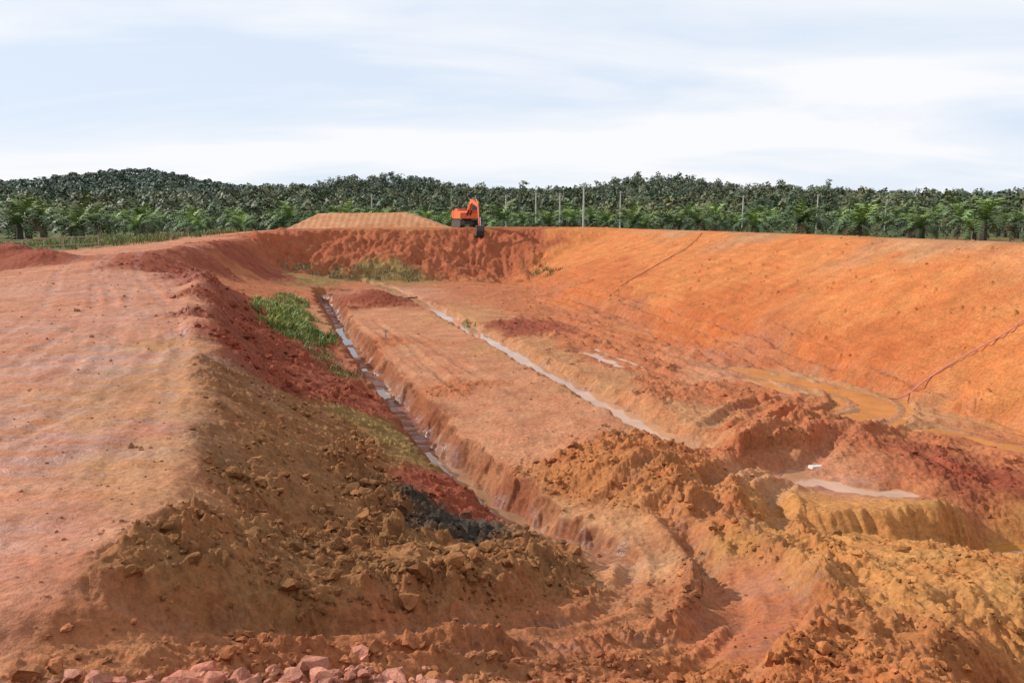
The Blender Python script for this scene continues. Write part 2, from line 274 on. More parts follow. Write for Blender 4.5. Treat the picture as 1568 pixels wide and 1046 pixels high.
    for P_ in ([(-12,8),(-9.5,14),(-11,24),(-17,36),(-26,52),(-31,68),(-32,84)],[(-16,9),(-13,17),(-16,28),(-22,40),(-30,55),(-34,75)],[(-7.4,9.5),(-7.4,13),(-9.4,20),(-14,31),(-20,44)]):
        ruts(smooth_line(P_),1.9,.22,.03,.3,2,.75)
    cm=sstep(4.9,5.7,x)*sstep(8.5,10,y)*(1-sstep(16.6,17.4,y))*(1-sstep(12,14,x))
    mm=cm>0.01
    xx=x[mm]+.3*perlin(x[mm]/1.2,y[mm]/1.2); yy=y[mm]+.3*perlin(x[mm]/1.3+5,y[mm]/1.3)
    u=xx*.83+yy*.55; v=-xx*.55+yy*.83
    band=np.abs(((v/.62)%1)-.5)*2
    zi[mm]+=cm[mm]*(.05*np.clip(np.sin(6.283*u/.26+3*np.floor(v/.62))+.2,-.6,1)*sstep(.0,.35,1-band)*np.clip(.1+1.6*perlin(u/.9,v/.9)+.5,0,1.3)+.03*band**6)
    # right bank: contour-wise tread ribs plus faint down-slope bucket strokes
    xt=np.interp(y,TRa[:,1],TRa[:,0]); xc=np.interp(y,CRa[:,1],CRa[:,0])
    t=(x-xt)/np.maximum(xc-xt,1)
    bm=sstep(-.03,.06,t)*(1-sstep(.93,1.0,t))*(1-sstep(104,112,y))
    mm=bm>0.01
    xx=x[mm]; ym=y[mm]; tm=t[mm]; yy=ym+.55*xx+.3*perlin(xx/2.5,ym/2.5)
    am=np.clip(.6+1.2*perlin(xx/5,ym/7),.1,1.2)
    lane=yy/2.4; li=np.floor(lane); lf=lane-li
    jog=1.7*np.sin(li*12.9898)                                   # each machine pass is offset a little
    am2=np.clip(.75+1.1*perlin(xx/2.5+4,ym/4),.15,1.3)*sstep(0,.1,lf)*(1-sstep(.9,1,lf))
    ph=6.283*(tm*21+.16*perlin(xx/.9,ym/1.6))+jog
    zi[mm]+=bm[mm]*(am*.022*np.sin(6.283*yy/2.4+1.3)+am2*.030*np.sin(ph)*(1-.5*sstep(50,95,ym))+.035*fbm(xx,yy*2.,.9,4)+.07*perlin(xx/4,yy/4))
    zi[mm]+=bm[mm]*.9*lumps(xx,ym,.28,.05)
    fm=((y>84)&(y<110)&(x>-29)&(x<4))
    zi[fm]+=.16*np.sin(6.283*(x[fm]+.8*perlin(x[fm]/2,y[fm]/2))/1.1)*np.clip(.4+perlin(x[fm]/3,y[fm]/2),0,1)*sstep(2.,3.2,zi[fm])*(1-sstep(6.2,6.6,zi[fm]))+.45*fbm(x[fm],y[fm]*.6,2.2,5,.55)*(1-sstep(6.4,6.8,zi[fm]))
    fm=((y>111)&(y<126)&(x>-32)&(x<-9))
    zi[fm]+=.03*np.sin(6.283*x[fm]/.9)
    jit=fbm(x,y,1.1,4)
    def carve(P,w,slope,jam=.12,wetw=.6,maxd=4,colr=None,lev=None,bv=0):
        k,d,s,zb,_,L=polyd(x,y,P,maxd)
        dd=np.maximum(0,d+jam*jit[k]-w)
        cut=zb+.03*jit[k]+slope*dd+bv*perlin(s/3.5,s*0+2.5)
        old=zi[k].copy(); nw=np.minimum(old,cut)
        if lev is not None:
            far_=d>w+.4
            nw=np.where(far_,np.maximum(nw,zb+lev+.03-.16*np.maximum(0,d-w-.55)),nw)
        zi[k]=nw
        ins=np.clip((old-nw)/.08,0,1)
        r[k]*=(1-.6*ins)
        wt[k]=np.maximum(wt[k],np.clip(1-(d-w)/wetw,0,1))
        if colr is not None:
            a=(ins*.8*np.clip(.8+.8*perlin(s/1.5,d/.5),.3,1))[:,None]; c[k]=c[k]*(1-a)+np.array(colr)*a
    carve(T1,.38,1.6,.32,.35,colr=(.225,.078,.038),bv=.13)
    carve(T2,.42,.95,.26,.4,colr=C['T'])
    for (_,P,w_,sl_2,jm,lv,md,_,_) in POOLS: carve(P,w_,sl_2,jm,.8,md+.6,None,lv)
    for (ax,ay,ar,am_) in ((-11,21,3.6,.9),(-8,13.5,2.4,.9),(-14.5,28,4,.8),(-22,42,6,.6),(4.5,13.2,1.0,.8),(3.6,10.8,.8,.7),(9.5,22,1.6,.9),(-6,17,.8,.5),(11,43,3,.5),(-7,9.5,1.8,.7),(13,38,3,.5),(2.2,16.0,.8,.9),(-11,74,6,.8),(-10,16,2.5,.7)):
        wt=np.maximum(wt,am_*np.exp(-((x-ax)**2+(y-ay)**2)/(ar*ar)))
    z[I]=zi; R[I]=r; col[I]=c; wet[I]=wt
    return z,R,col,wet

# ------------------------------------------------------------------ materials
def newmat(name):
    m=bpy.data.materials.new(name); m.use_nodes=True
    nt=m.node_tree; b=nt.nodes['Principled BSDF']; return m,nt,b
def simple(name,col,rough=.6,metal=0.,noise=.15,scale=8):
    m,nt,b=newmat(name); N=nt.nodes; L=nt.links
    tc=N.new('ShaderNodeTexCoord'); n=N.new('ShaderNodeTexNoise'); n.inputs['Scale'].default_value=scale; n.inputs['Detail'].default_value=5
    L.new(tc.outputs['Object'],n.inputs['Vector'])
    mr=N.new('ShaderNodeMapRange'); mr.inputs['From Min'].default_value=.3; mr.inputs['From Max'].default_value=.7; mr.inputs['To Min'].default_value=1-noise; mr.inputs['To Max'].default_value=1+noise
    L.new(n.outputs['Fac'],mr.inputs['Value'])
    vm=N.new('ShaderNodeVectorMath'); vm.operation='SCALE'; vm.inputs[0].default_value=col
    L.new(mr.outputs['Result'],vm.inputs['Scale']); L.new(vm.outputs[0],b.inputs['Base Color'])
    b.inputs['Roughness'].default_value=rough; b.inputs['Metallic'].default_value=metal
    return m
def soil_mat():
    m,nt,b=newmat('laterite_soil'); N=nt.nodes; L=nt.links
    at=N.new('ShaderNodeVertexColor'); at.layer_name='Col'
    aw=N.new('ShaderNodeAttribute'); aw.attribute_name='wet'
    tc=N.new('ShaderNodeNewGeometry')
    def noise(sc,det,rough=.6,st=None):
        n=N.new('ShaderNodeTexNoise'); n.inputs['Scale'].default_value=sc; n.inputs['Detail'].default_value=det; n.inputs['Roughness'].default_value=rough
        if st:
            mp=N.new('ShaderNodeMapping'); mp.inputs['Scale'].default_value=st; L.new(tc.outputs['Position'],mp.inputs['Vector']); L.new(mp.outputs['Vector'],n.inputs['Vector'])
        else: L.new(tc.outputs['Position'],n.inputs['Vector'])
        return n
    def mrange(src,a,b_,c_,d_):
        mr=N.new('ShaderNodeMapRange'); mr.inputs['From Min'].default_value=a; mr.inputs['From Max'].default_value=b_; mr.inputs['To Min'].default_value=c_; mr.inputs['To Max'].default_value=d_
        L.new(src,mr.inputs['Value']); return mr.outputs['Result']
    def math_(op,a,b_):
        q=N.new('ShaderNodeMath'); q.operation=op
        for i,v in enumerate((a,b_)):
            if isinstance(v,(int,float)): q.inputs[i].default_value=v
            else: L.new(v,q.inputs[i])
        return q.outputs[0]
    n1=noise(.7,6,.7); n2=noise(9,4,.75)
    v=math_('MULTIPLY',mrange(n1.outputs['Fac'],.3,.7,.76,1.22),mrange(n2.outputs['Fac'],.3,.7,.66,1.28))
    vs=N.new('ShaderNodeVectorMath'); vs.operation='SCALE'; L.new(at.outputs['Color'],vs.inputs[0]); L.new(v,vs.inputs['Scale'])
    mx=N.new('ShaderNodeMix'); mx.data_type='RGBA'; mx.blend_type='MULTIPLY'; mx.inputs['Factor'].default_value=1
    cr=N.new('ShaderNodeValToRGB'); cr.color_ramp.elements[0].position=.36; cr.color_ramp.elements[0].color=(1.04,.88,.84,1); cr.color_ramp.elements[1].position=.64; cr.color_ramp.elements[1].color=(.98,1.1,1.1,1)
    L.new(n1.outputs['Color'],cr.inputs['Fac']); L.new(vs.outputs[0],mx.inputs[6]); L.new(cr.outputs['Color'],mx.inputs[7])
    ns=noise(1.0,4,.65,(.55,2.2,1))
    wetm=math_('MULTIPLY',aw.outputs['Fac'],mrange(ns.outputs['Fac'],.44,.58,.1,1))
    dk=N.new('ShaderNodeMix'); dk.data_type='RGBA'; dk.blend_type='MULTIPLY'; L.new(wetm,dk.inputs['Factor']); L.new(mx.outputs[2],dk.inputs[6]); dk.inputs[7].default_value=(.76,.70,.70,1)
    L.new(dk.outputs[2],b.inputs['Base Color'])
    L.new(mrange(wetm,0,1,.95,.27),b.inputs['Roughness'])
    L.new(mrange(wetm,0,1,.10,.6),b.inputs['Specular IOR Level'])
    bp=N.new('ShaderNodeBump'); bp.inputs['Strength'].default_value=.8; bp.inputs['Distance'].default_value=.05
    L.new(n2.outputs['Fac'],bp.inputs['Height']); L.new(bp.outputs['Normal'],b.inputs['Normal'])
    return m
SOIL=soil_mat()
def fast_mesh(name,V,F,mats,cols=None,wet=None,smooth=True):
    me=bpy.data.meshes.new(name); V=np.ascontiguousarray(V,np.float32); F=np.ascontiguousarray(F,np.int32)
    me.vertices.add(len(V)); me.vertices.foreach_set('co',V.ravel())
    k=F.shape[1]; me.loops.add(F.size); me.loops.foreach_set('vertex_index',F.ravel())
    me.polygons.add(len(F)); me.polygons.foreach_set('loop_start',np.arange(0,F.size,k,dtype=np.int32)); me.polygons.foreach_set('loop_total',np.full(len(F),k,np.int32))
    me.polygons.foreach_set('use_smooth',np.full(len(F),smooth,bool))
    if cols is not None:
        a=me.color_attributes.new('Col','FLOAT_COLOR','POINT'); cc=np.ones((len(V),4),np.float32); cc[:,:3]=cols; a.data.foreach_set('color',cc.ravel())
    if wet is not None:
        a=me.attributes.new('wet','FLOAT','POINT'); a.data.foreach_set('value',wet.astype(np.float32))
    me.update(calc_edges=True)
    for m in mats: me.materials.append(m)
    o=bpy.data.objects.new(name,me); scene.collection.objects.link(o); return o

# ------------------------------------------------------------------ ground sheet
fine=np.radians(np.linspace(-41,41,1250)); coarse=np.radians(np.linspace(41,319,80))[1:-1]
ang=np.concatenate([fine,coarse]); NA=len(ang)
rad=np.concatenate([np.geomspace(.05,6,26)[:-1],np.geomspace(6,130,1300)[:-1],np.geomspace(130,4500,80)]); NR=len(rad)
A,Rr=np.meshgrid(ang,rad); X=(Rr*np.sin(A)).ravel(); Y=(Rr*np.cos(A)).ravel()
z,R_,col,wet=terrain(X,Y)
V=np.stack([X,Y,z],1)
i=np.arange(NR-1)[:,None]*NA; j=np.arange(NA)[None,:]; j2=(j+1)%NA
F=np.stack([i+j,i+j2,i+NA+j2,i+NA+j],-1).reshape(-1,4)[:,::-1]
ground=fast_mesh('ground',V,F,[SOIL],col,wet)
def hz(x,y): return terrain(np.atleast_1d(np.array(x,float)),np.atleast_1d(np.array(y,float)))[0]

# ------------------------------------------------------------------ clods
def ico(sub):
    bm=bmesh.new(); bmesh.ops.create_icosphere(bm,subdivisions=sub,radius=1); bm.verts.ensure_lookup_table()
    v=np.array([x.co[:] for x in bm.verts]); f=np.array([[q.index for q in p.verts] for p in bm.faces]); bm.free(); return v,f
iv,if_=ico(2)
def rockvar(k,amp):
    r=np.random.default_rng(k); v=iv.copy()
    for _ in range(9):
        n=r.normal(size=3); n/=np.linalg.norm(n); dcut=r.uniform(.35,.8); dd=v@n; m=dd>dcut; v[m]-=np.outer(dd[m]-dcut,n)*.95
    v+=r.normal(size=v.shape)*amp
    return v*np.array([1.,r.uniform(.6,.95),r.uniform(.5,.8)])
VAR=[rockvar(100+k,.08) for k in range(12)]
def scatter_clods(name,x,y,s,colfix=None,sink=.3,smooth=False):
    z,R,c,w=terrain(x,y); n=len(x)
    a=rng.uniform(0,6.283,n); tl=rng.normal(0,.5,n)
    T=np.stack(VAR)[rng.integers(0,12,n)]
    ct,stt=np.cos(tl)[:,None],np.sin(tl)[:,None]
    yx=T[:,:,1]*ct-T[:,:,2]*stt; zx=T[:,:,1]*stt+T[:,:,2]*ct
    ca,sa=np.cos(a)[:,None],np.sin(a)[:,None]
    px=(T[:,:,0]*ca-yx*sa)*s[:,None]+x[:,None]; py=(T[:,:,0]*sa+yx*ca)*s[:,None]+y[:,None]; pz=zx*s[:,None]+(z+s*(.5-sink))[:,None]
    Vv=np.stack([px,py,pz],-1).reshape(-1,3)
    if colfix is not None: cc=np.array(colfix)[None]*rng.uniform(.75,1.2,(n,1))
    else: cc=c*rng.uniform(.7,1.25,(n,1))
    cc=np.repeat(cc,iv.shape[0],0)
    Fv=(if_[None]+(np.arange(n)*iv.shape[0])[:,None,None]).reshape(-1,3)
    return fast_mesh(name,Vv,Fv,[SOIL],cc,np.zeros(len(Vv)),smooth)
N0=110000
rr=np.exp(rng.uniform(math.log(6.5),math.log(60),N0)); aa=np.radians(rng.uniform(-38,38,N0))
cx=rr*np.sin(aa); cy=rr*np.cos(aa)
Rs=terrain(cx,cy)[1]
ok=rng.random(N0)<np.clip(Rs-.12,0,1.1)**1.5*.46*np.clip(.55+1.8*perlin(cx/1.1,cy/1.1),.08,1.7)
cx,cy,rs=cx[ok],cy[ok],Rs[ok]; dd=np.hypot(cx,cy)
s=np.exp(rng.normal(-3.4,.68,len(cx)))*(.45+.75*rs)*(.9+dd/55); s=np.clip(s,.010,.25)
scatter_clods('dirt_clods',cx,cy,s)
n=2600; rr=np.exp(rng.uniform(math.log(7),math.log(75),n)); aa=np.radians(rng.uniform(-36,36,n)); sx_=rr*np.sin(aa); sy_=rr*np.cos(aa)
scatter_clods('loose_gravel',sx_,sy_,np.clip(np.exp(rng.normal(-4.1,.5,n))*(.8+rr/30),.008,.12))
n=380; t=rng.random(n)
px_=-3.9+3.3*t+rng.normal(0,.14,n); py_=6.85+.85*t+rng.normal(0,.2,n)
s=np.clip(np.exp(rng.normal(-2.85,.65,n)),.02,.25)
scatter_clods('pink_rocks',px_,py_,s,colfix=(.43,.185,.125),sink=.3)
scatter_clods('loose_stone',np.array([-17.0,-14.5]),np.array([30.9,26.]),np.array([.16,.07]),colfix=(.5,.32,.2))

# ------------------------------------------------------------------ water
def water_mat(name,col,rough=.05):
    m,nt,b=newmat(name); N=nt.nodes; L=nt.links
    tc=N.new('ShaderNodeNewGeometry'); n=N.new('ShaderNodeTexNoise'); n.inputs['Scale'].default_value=.8; n.inputs['Detail'].default_value=4
    L.new(tc.outputs['Position'],n.inputs['Vector'])
    cr=N.new('ShaderNodeValToRGB'); cr.color_ramp.elements[0].position=.35; cr.color_ramp.elements[0].color=(*[q*.8 for q in col],1); cr.color_ramp.elements[1].position=.65; cr.color_ramp.elements[1].color=(*[q*1.12 for q in col],1)
    L.new(n.outputs['Fac'],cr.inputs['Fac']); L.new(cr.outputs['Color'],b.inputs['Base Color'])
    b.inputs['Roughness'].default_value=rough; b.inputs['IOR'].default_value=1.33
    n2=N.new('ShaderNodeTexNoise'); n2.inputs['Scale'].default_value=9; L.new(tc.outputs['Position'],n2.inputs['Vector'])
    bp=N.new('ShaderNodeBump'); bp.inputs['Strength'].default_value=.06; bp.inputs['Distance'].default_value=.01; L.new(n2.outputs['Fac'],bp.inputs['Height']); L.new(bp.outputs['Normal'],b.inputs['Normal'])
    return m
WM=dict(W1=water_mat('silty_water',(.43,.22,.12)),W2=water_mat('orange_water',(.43,.185,.06)),W3=water_mat('pit_water',(.34,.145,.035)),W4=water_mat('trench_bottom_water',(.30,.155,.085)))
def pool(name,P,dz,maxd,mat,res):
    xs_=np.arange(P[:,0].min()-maxd,P[:,0].max()+maxd,res); ys_=np.arange(P[:,1].min()-maxd,P[:,1].max()+maxd,res)
    XX,YY=np.meshgrid(xs_,ys_); sh=XX.shape; x=XX.ravel(); y=YY.ravel()
    k,d,s,zb,_,_=polyd(x,y,P,maxd)
    lev=np.full(x.shape,np.nan); lev[k]=zb+dz
    t=terrain(x,y)[0]
    okk=(~np.isnan(lev))&(t<np.nan_to_num(lev)+.05)
    idx=np.arange(x.size).reshape(sh)
    q=np.stack([idx[:-1,:-1],idx[:-1,1:],idx[1:,1:],idx[1:,:-1]],-1).reshape(-1,4)
    q=q[okk[q].any(1)&(~np.isnan(lev[q])).all(1)]
    if not len(q): return
    u,inv=np.unique(q,return_inverse=True)
    fast_mesh(name,np.stack([x[u],y[u],lev[u]],1),inv.reshape(-1,4),[WM[mat]])
for (nm,P,w_,sl_,jm,lv,md,mt,rs_) in POOLS: pool(nm,P,lv,md,mt,rs_)
pool('trench_water',T2,.16,1.1,'W1',.12)
L1=len(T1)
pool('trench_water',T1[int(.15*L1):int(.74*L1)],.03,.9,'W4',.10)
fast_mesh('pit_water',np.array([(10.6,15.2,-.38),(18,14.5,-.38),(18,20.3,-.38),(10.6,20.3,-.38)]),np.array([[0,1,2,3]]),[WM['W3']])

# ------------------------------------------------------------------ foliage
def leaf_mat(name):
    m,nt,b=newmat(name); N=nt.nodes; L=nt.links
    at=N.new('ShaderNodeVertexColor'); at.layer_name='Col'
    g=N.new('ShaderNodeNewGeometry'); n=N.new('ShaderNodeTexNoise'); n.inputs['Scale'].default_value=.35; n.inputs['Detail'].default_value=2; L.new(g.outputs['Position'],n.inputs['Vector'])
    mr=N.new('ShaderNodeMapRange'); mr.inputs['From Min'].default_value=.3; mr.inputs['From Max'].default_value=.7; mr.inputs['To Min'].default_value=.75; mr.inputs['To Max'].default_value=1.25; L.new(n.outputs['Fac'],mr.inputs['Value'])
    vs=N.new('ShaderNodeVectorMath'); vs.operation='SCALE'; L.new(at.outputs['Color'],vs.inputs[0]); L.new(mr.outputs['Result'],vs.inputs['Scale'])
    L.new(vs.outputs[0],b.inputs['Base Color']); b.inputs['Roughness'].default_value=.6; b.inputs['Specular IOR Level'].default_value=.25
    return m
LEAF=leaf_mat('leaf')
def palm_tpl(seed):
    r=np.random.default_rng(seed); V=[];F=[];Cc=[]
    def quad(p,c):
        i=len(V); V.extend(p); F.append((i,i+1,i+2,i+3)); Cc.extend([c]*4)
    H=r.uniform(1.8,3.0)
    for k in range(6):
        a0,a1=k*math.pi/3,(k+1)*math.pi/3
        quad([(.5*math.cos(a0),.5*math.sin(a0),-.3),(.5*math.cos(a1),.5*math.sin(a1),-.3),(.36*math.cos(a1),.36*math.sin(a1),H),(.36*math.cos(a0),.36*math.sin(a0),H)],(.06,.05,.035))
    nf=27
    for k in range(nf):
        az=k*2.39996+r.normal(0,.15); q=k/nf
        el=math.radians(82-88*q+r.normal(0,7)); Lf=r.uniform(4.6,5.8)*(0.85+.2*min(1,q*2))
        n=11; p=np.array([0,0,H]); e=el; ds=Lf/n; pts=[p]
        droop=r.uniform(.11,.19)
        for i in range(n):
            p=p+ds*np.array([math.cos(e)*math.cos(az),math.cos(e)*math.sin(az),math.sin(e)]); pts.append(p); e-=droop*(0.4+1.4*i/n)
        side=np.array([-math.sin(az),math.cos(az),0])
        base_c=np.array([.095,.145,.048])*r.uniform(.6,1.5)
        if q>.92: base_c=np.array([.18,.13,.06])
        if q<.3: base_c=base_c*np.array([1.45,1.3,1.0])  # top fronds coloured lighter, painting in a sunlit crown
        if q>.6: base_c=base_c*.55  # lower fronds coloured darker, painting in shade inside the crown
        for i in range(1,n):
            a,b=pts[i],pts[i+1]; f=(b-a)/np.linalg.norm(b-a)
            ll=.82*math.sin(math.pi*(.12+.8*i/n))**.7
            for sg in (-1,1):
                d=side*sg*.9+f*.45+np.array([0,0,.12-.3*i/n+r.normal(0,.12)]); d/=np.linalg.norm(d)
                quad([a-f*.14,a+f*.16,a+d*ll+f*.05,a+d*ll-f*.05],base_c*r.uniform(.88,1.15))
        for i in range(0,n,4):
            a,b=pts[i],pts[min(i+4,n)]
            quad([a-side*.06,a+side*.06,b+side*.03,b-side*.03],base_c*1.6)
    return np.array(V),np.array(F),np.array(Cc)
def tree_tpl(seed,h,wd,nq,trunkh,qs,col=(.082,.104,.040)):
    r=np.random.default_rng(seed); V=[];F=[];Cc=[]
    def quad(p,c):
        i=len(V); V.extend(p); F.append((i,i+1,i+2,i+3)); Cc.extend([c]*4)
    for k in range(5):
        a0,a1=k*1.2566,(k+1)*1.2566; R0,R1=.17,.07
        quad([(R0*math.cos(a0),R0*math.sin(a0),0),(R0*math.cos(a1),R0*math.sin(a1),0),(R1*math.cos(a1),R1*math.sin(a1),h*.8),(R1*math.cos(a0),R1*math.sin(a0),h*.8)],(.24,.22,.18))
    nl=r.integers(6,10); lobes=[]
    for k in range(nl):
        a=r.uniform(0,6.28); q=r.uniform(0,1); rad=wd*.5*r.uniform(.1,.75)*(1-.5*q)
        c=np.array([rad*math.cos(a),rad*math.sin(a),trunkh+(h-trunkh)*(.12+.75*q)])
        lobes.append((c,wd*r.uniform(.18,.33),r.uniform(.75,1.3)))
        p0=np.array([0,0,max(trunkh*.8,c[2]-wd*.45)]); sd=np.array([.05,.03,0]); quad([p0-sd,p0+sd,c+sd*.4,c-sd*.4],(.17,.15,.12))
    for k in range(nq):
        c,rad,br=lobes[r.integers(0,nl)]
        d=r.normal(size=3); d/=np.linalg.norm(d); d[2]=abs(d[2])*.85 if r.random()<.75 else d[2]*.7
        p=c+d*rad*r.uniform(.6,1.08)
        n=d*.8+np.array([-.3,-.1,.6])+r.normal(size=3)*.35; n/=np.linalg.norm(n); t=np.cross(n,r.normal(size=3)); t/=np.linalg.norm(t); b=np.cross(n,t)
        s1=qs*r.uniform(.5,1.1); s2=qs*r.uniform(.35,.8)
        quad([p-t*s1,p-b*s2,p+t*s1,p+b*s2],np.array(col)*br*r.uniform(.8,1.2))
    return np.array(V),np.array(F),np.array(Cc)
def place(name,tpls,x,y,sc,tint=None,haze_tint=None,zoff=0):
    n=len(x); z=terrain(x,y)[0]+zoff; var=rng.integers(0,len(tpls),n); Vs=[];Fs=[];Cs=[];off=0
    rot=rng.uniform(0,6.283,n)
    for k,(V,F,Cc) in enumerate(tpls):
        m=np.nonzero(var==k)[0]
        if not len(m): continue
        ca,sa=np.cos(rot[m])[:,None],np.sin(rot[m])[:,None]; s=sc[m][:,None]
        px=(V[None,:,0]*ca-V[None,:,1]*sa)*s+x[m][:,None]; py=(V[None,:,0]*sa+V[None,:,1]*ca)*s+y[m][:,None]; pz=V[None,:,2]*s+z[m][:,None]
        Vs.append(np.stack([px,py,pz],-1).reshape(-1,3))
        Fs.append((F[None]+(np.arange(len(m))*len(V))[:,None,None]).reshape(-1,4)+off); off+=len(m)*len(V)
        c=Cc[None]*np.ones((len(m),1,1))
        if tint is not None: c=c*tint[m][:,None,:]
        if haze_tint is not None:
            h=haze_tint[m][:,None,None]; c=c*(1-h)+np.array([.125,.160,.140])*h  # distance haze painted into the leaf colours, stronger on farther trees
        Cs.append(c.reshape(-1,3))
    return fast_mesh(name,np.concatenate(Vs),np.concatenate(Fs),[LEAF],np.concatenate(Cs),None,False)
ptpl=[palm_tpl(k) for k in range(6)]
xs=[];ys=[]; row=0; yy=100.
while yy<225:
    xx=-180.+(row%2)*4.8
    while xx<180:
        x=xx+rng.normal(0,.7); y=yy+rng.normal(0,.7); a=x/y
        okk=abs(a)<.76
        if x>0 and y<114+max(0,(70-x))*.45: okk=False
        if x<=0 and y<(126 if x<-60 else 142): okk=False
        if okk and rng.random()>.12: xs.append(x); ys.append(y)
        xx+=9.6
    yy+=9.0*(1+(yy-100)/160.); row+=1
xs=np.array(xs);ys=np.array(ys)
sc=rng.uniform(.75,1.25,len(xs)); d=np.hypot(xs,ys)
place('oil_palm_plantation',ptpl,xs,ys,sc,tint=rng.uniform(.7,1.35,(len(xs),1))*np.ones((1,3)),haze_tint=np.clip((d-130)/900,0,.1))
ftpl=[tree_tpl(20+k,rng.uniform(7,10.5),rng.uniform(5.5,8),120,rng.uniform(1.5,3.5),.8) for k in range(9)]
nf=15000
rr=np.sqrt(rng.uniform(258**2,680**2,nf)); aa=rng.uniform(-.66,.66,nf)
keep=rng.random(nf)<np.clip(380/rr,0,1)*.5
rr,aa=rr[keep],aa[keep]; fx,fy=rr*np.sin(aa),rr*np.cos(aa)
pt=perlin(fx/55,fy/40)+.6*perlin(fx/22,fy/18)
tint=(rng.uniform(.75,1.3,(len(fx),1))*np.clip(1+.6*pt[:,None],.5,1.7))*np.ones((1,3)); tint[:,0]*=rng.uniform(.85,1.3,len(fx))*np.clip(1+.3*pt,.8,1.3)
place('forest',ftpl,fx,fy,rng.uniform(.45,1.15,len(fx)),tint=tint,haze_tint=.05+np.clip((rr-240)/900,0,.5),zoff=-.5)
ftp2=[tree_tpl(60+k,10,9,45,1,1.8) for k in range(5)]
n2=6000
rr=np.sqrt(rng.uniform(680**2,1000**2,n2)); aa=rng.uniform(-.66,.66,n2); fx,fy=rr*np.sin(aa),rr*np.cos(aa)
hh=hills(fx,fy); k=hh>14
fx,fy,rr=fx[k],fy[k],rr[k]
place('distant_forest',ftp2,fx,fy,rng.uniform(.8,1.15,len(fx)),tint=rng.uniform(.7,1.0,(len(fx),1))*np.array([[.8,.95,1.1]]),haze_tint=np.clip((rr-180)/1300,0,.5),zoff=-1)  # bluish tint in the leaf colour adds to the painted distance haze
tt=[tree_tpl(90+k,16,7,300,7,.55,(.08,.10,.042)) for k in range(4)]
ex=np.array([ 0,5,14,-9,30,60,-78,-92,140,95,-160,180,-20,40.]); ey=np.array([330,340,350,360,380,400,420,400,420,430,380,460,300,300.])
place('emergent_trees',tt,ex,ey,rng.uniform(.8,1.05,len(ex)),haze_tint=np.full(len(ex),.18))
stp=[tree_tpl(120+k,4,5,90,.3,.6,(.11,.145,.05)) for k in range(4)]
n=420; sx=rng.uniform(-180,180,n); sy=rng.uniform(228,262,n)
place('scrub',stp,sx,sy,rng.uniform(.6,1.2,n),haze_tint=np.full(n,.08))

# ------------------------------------------------------------------ grass & weeds
def blades(name,x,y,h,cols):
    n=len(x); z=terrain(x,y)[0]-.02; a=rng.uniform(0,6.283,n); lean=rng.uniform(.1,.8,n)*h; wdt=.012+.045*h
    dx,dy=np.cos(a),np.sin(a); b=rng.uniform(0,6.283,n); bx,by=np.cos(b)*wdt,np.sin(b)*wdt
    P0=np.stack([x-bx,y-by,z],1); P1=np.stack([x+bx,y+by,z],1)
    P2=np.stack([x+bx*.8+dx*lean*.45,y+by*.8+dy*lean*.45,z+h*.65],1); P3=np.stack([x-bx*.8+dx*lean*.45,y-by*.8+dy*lean*.45,z+h*.65],1)
    P4=np.stack([x+dx*lean*1.2,y+dy*lean*1.2,z+h*.9],1)
    V=np.stack([P0,P1,P2,P3,P4,P4+[0.002,0,0]],1).reshape(-1,3); o=(np.arange(n)*6)[:,None]
    F=np.concatenate([o+np.array([0,1,2,3]),o+np.array([3,2,5,4])])
    return fast_mesh(name,V,F,[LEAF],np.repeat(cols,6,0),None,False)
def clumps(name,path,width,nc,per,h0,colb,sp=.22):
    P=np.array(path,float); t=rng.uniform(0,len(P)-1.001,nc); i=t.astype(int); f=(t-i)[:,None]
    c=P[i]*(1-f)+P[i+1]*f; c[:,0]+=rng.normal(0,width,nc); c[:,1]+=rng.normal(0,width*2,nc)
    hc=h0*rng.uniform(.3,1.5,nc); x=np.repeat(c[:,0],per)+rng.normal(0,sp,nc*per); y=np.repeat(c[:,1],per)+rng.normal(0,sp,nc*per)
    h=np.repeat(hc,per)*rng.uniform(.5,1.2,nc*per)
    tc_=np.repeat(rng.uniform(.65,1.3,(nc,1)),per,0)*rng.uniform(.7,1.3,(nc*per,1)); cols=np.array(colb)[None]*tc_
    cols[:,0]*=np.repeat(rng.uniform(.8,1.5,nc),per)
    blades(name,x,y,h,cols)
clumps('grass',[(-17.6,63),(-14.8,53),(-12.4,45.5),(-10.6,41)],.5,180,44,.36,(.19,.24,.07))
clumps('grass',[(-15.2,51),(-12.6,44.5),(-11.6,42)],.6,90,44,.5,(.175,.24,.06))
clumps('grass',[(-10.4,40.5),(-8.2,35.5),(-6.6,33)],.3,34,30,.22,(.17,.19,.07))
clumps('weeds',[(-24,86.5),(-19,86),(-14,86),(-9,85.5)],.6,110,24,.33,(.16,.165,.08),.4)
clumps('weeds',[(1,92),(4,86)],.8,24,20,.3,(.17,.18,.07))
clumps('weeds',[(-68,92),(-56,90),(-46,90),(-41,96),(-42,104),(-60,115)],3.,420,24,.6,(.15,.18,.06),.5)
clumps('weeds',[(-3.6,55.5),(-2.8,53)],.2,6,24,.3,(.16,.22,.06))
clumps('grass',[(15.5,122),(19.5,99),(24.5,79),(28.6,60),(31,40)],.8,260,22,.3,(.17,.19,.07),.4)

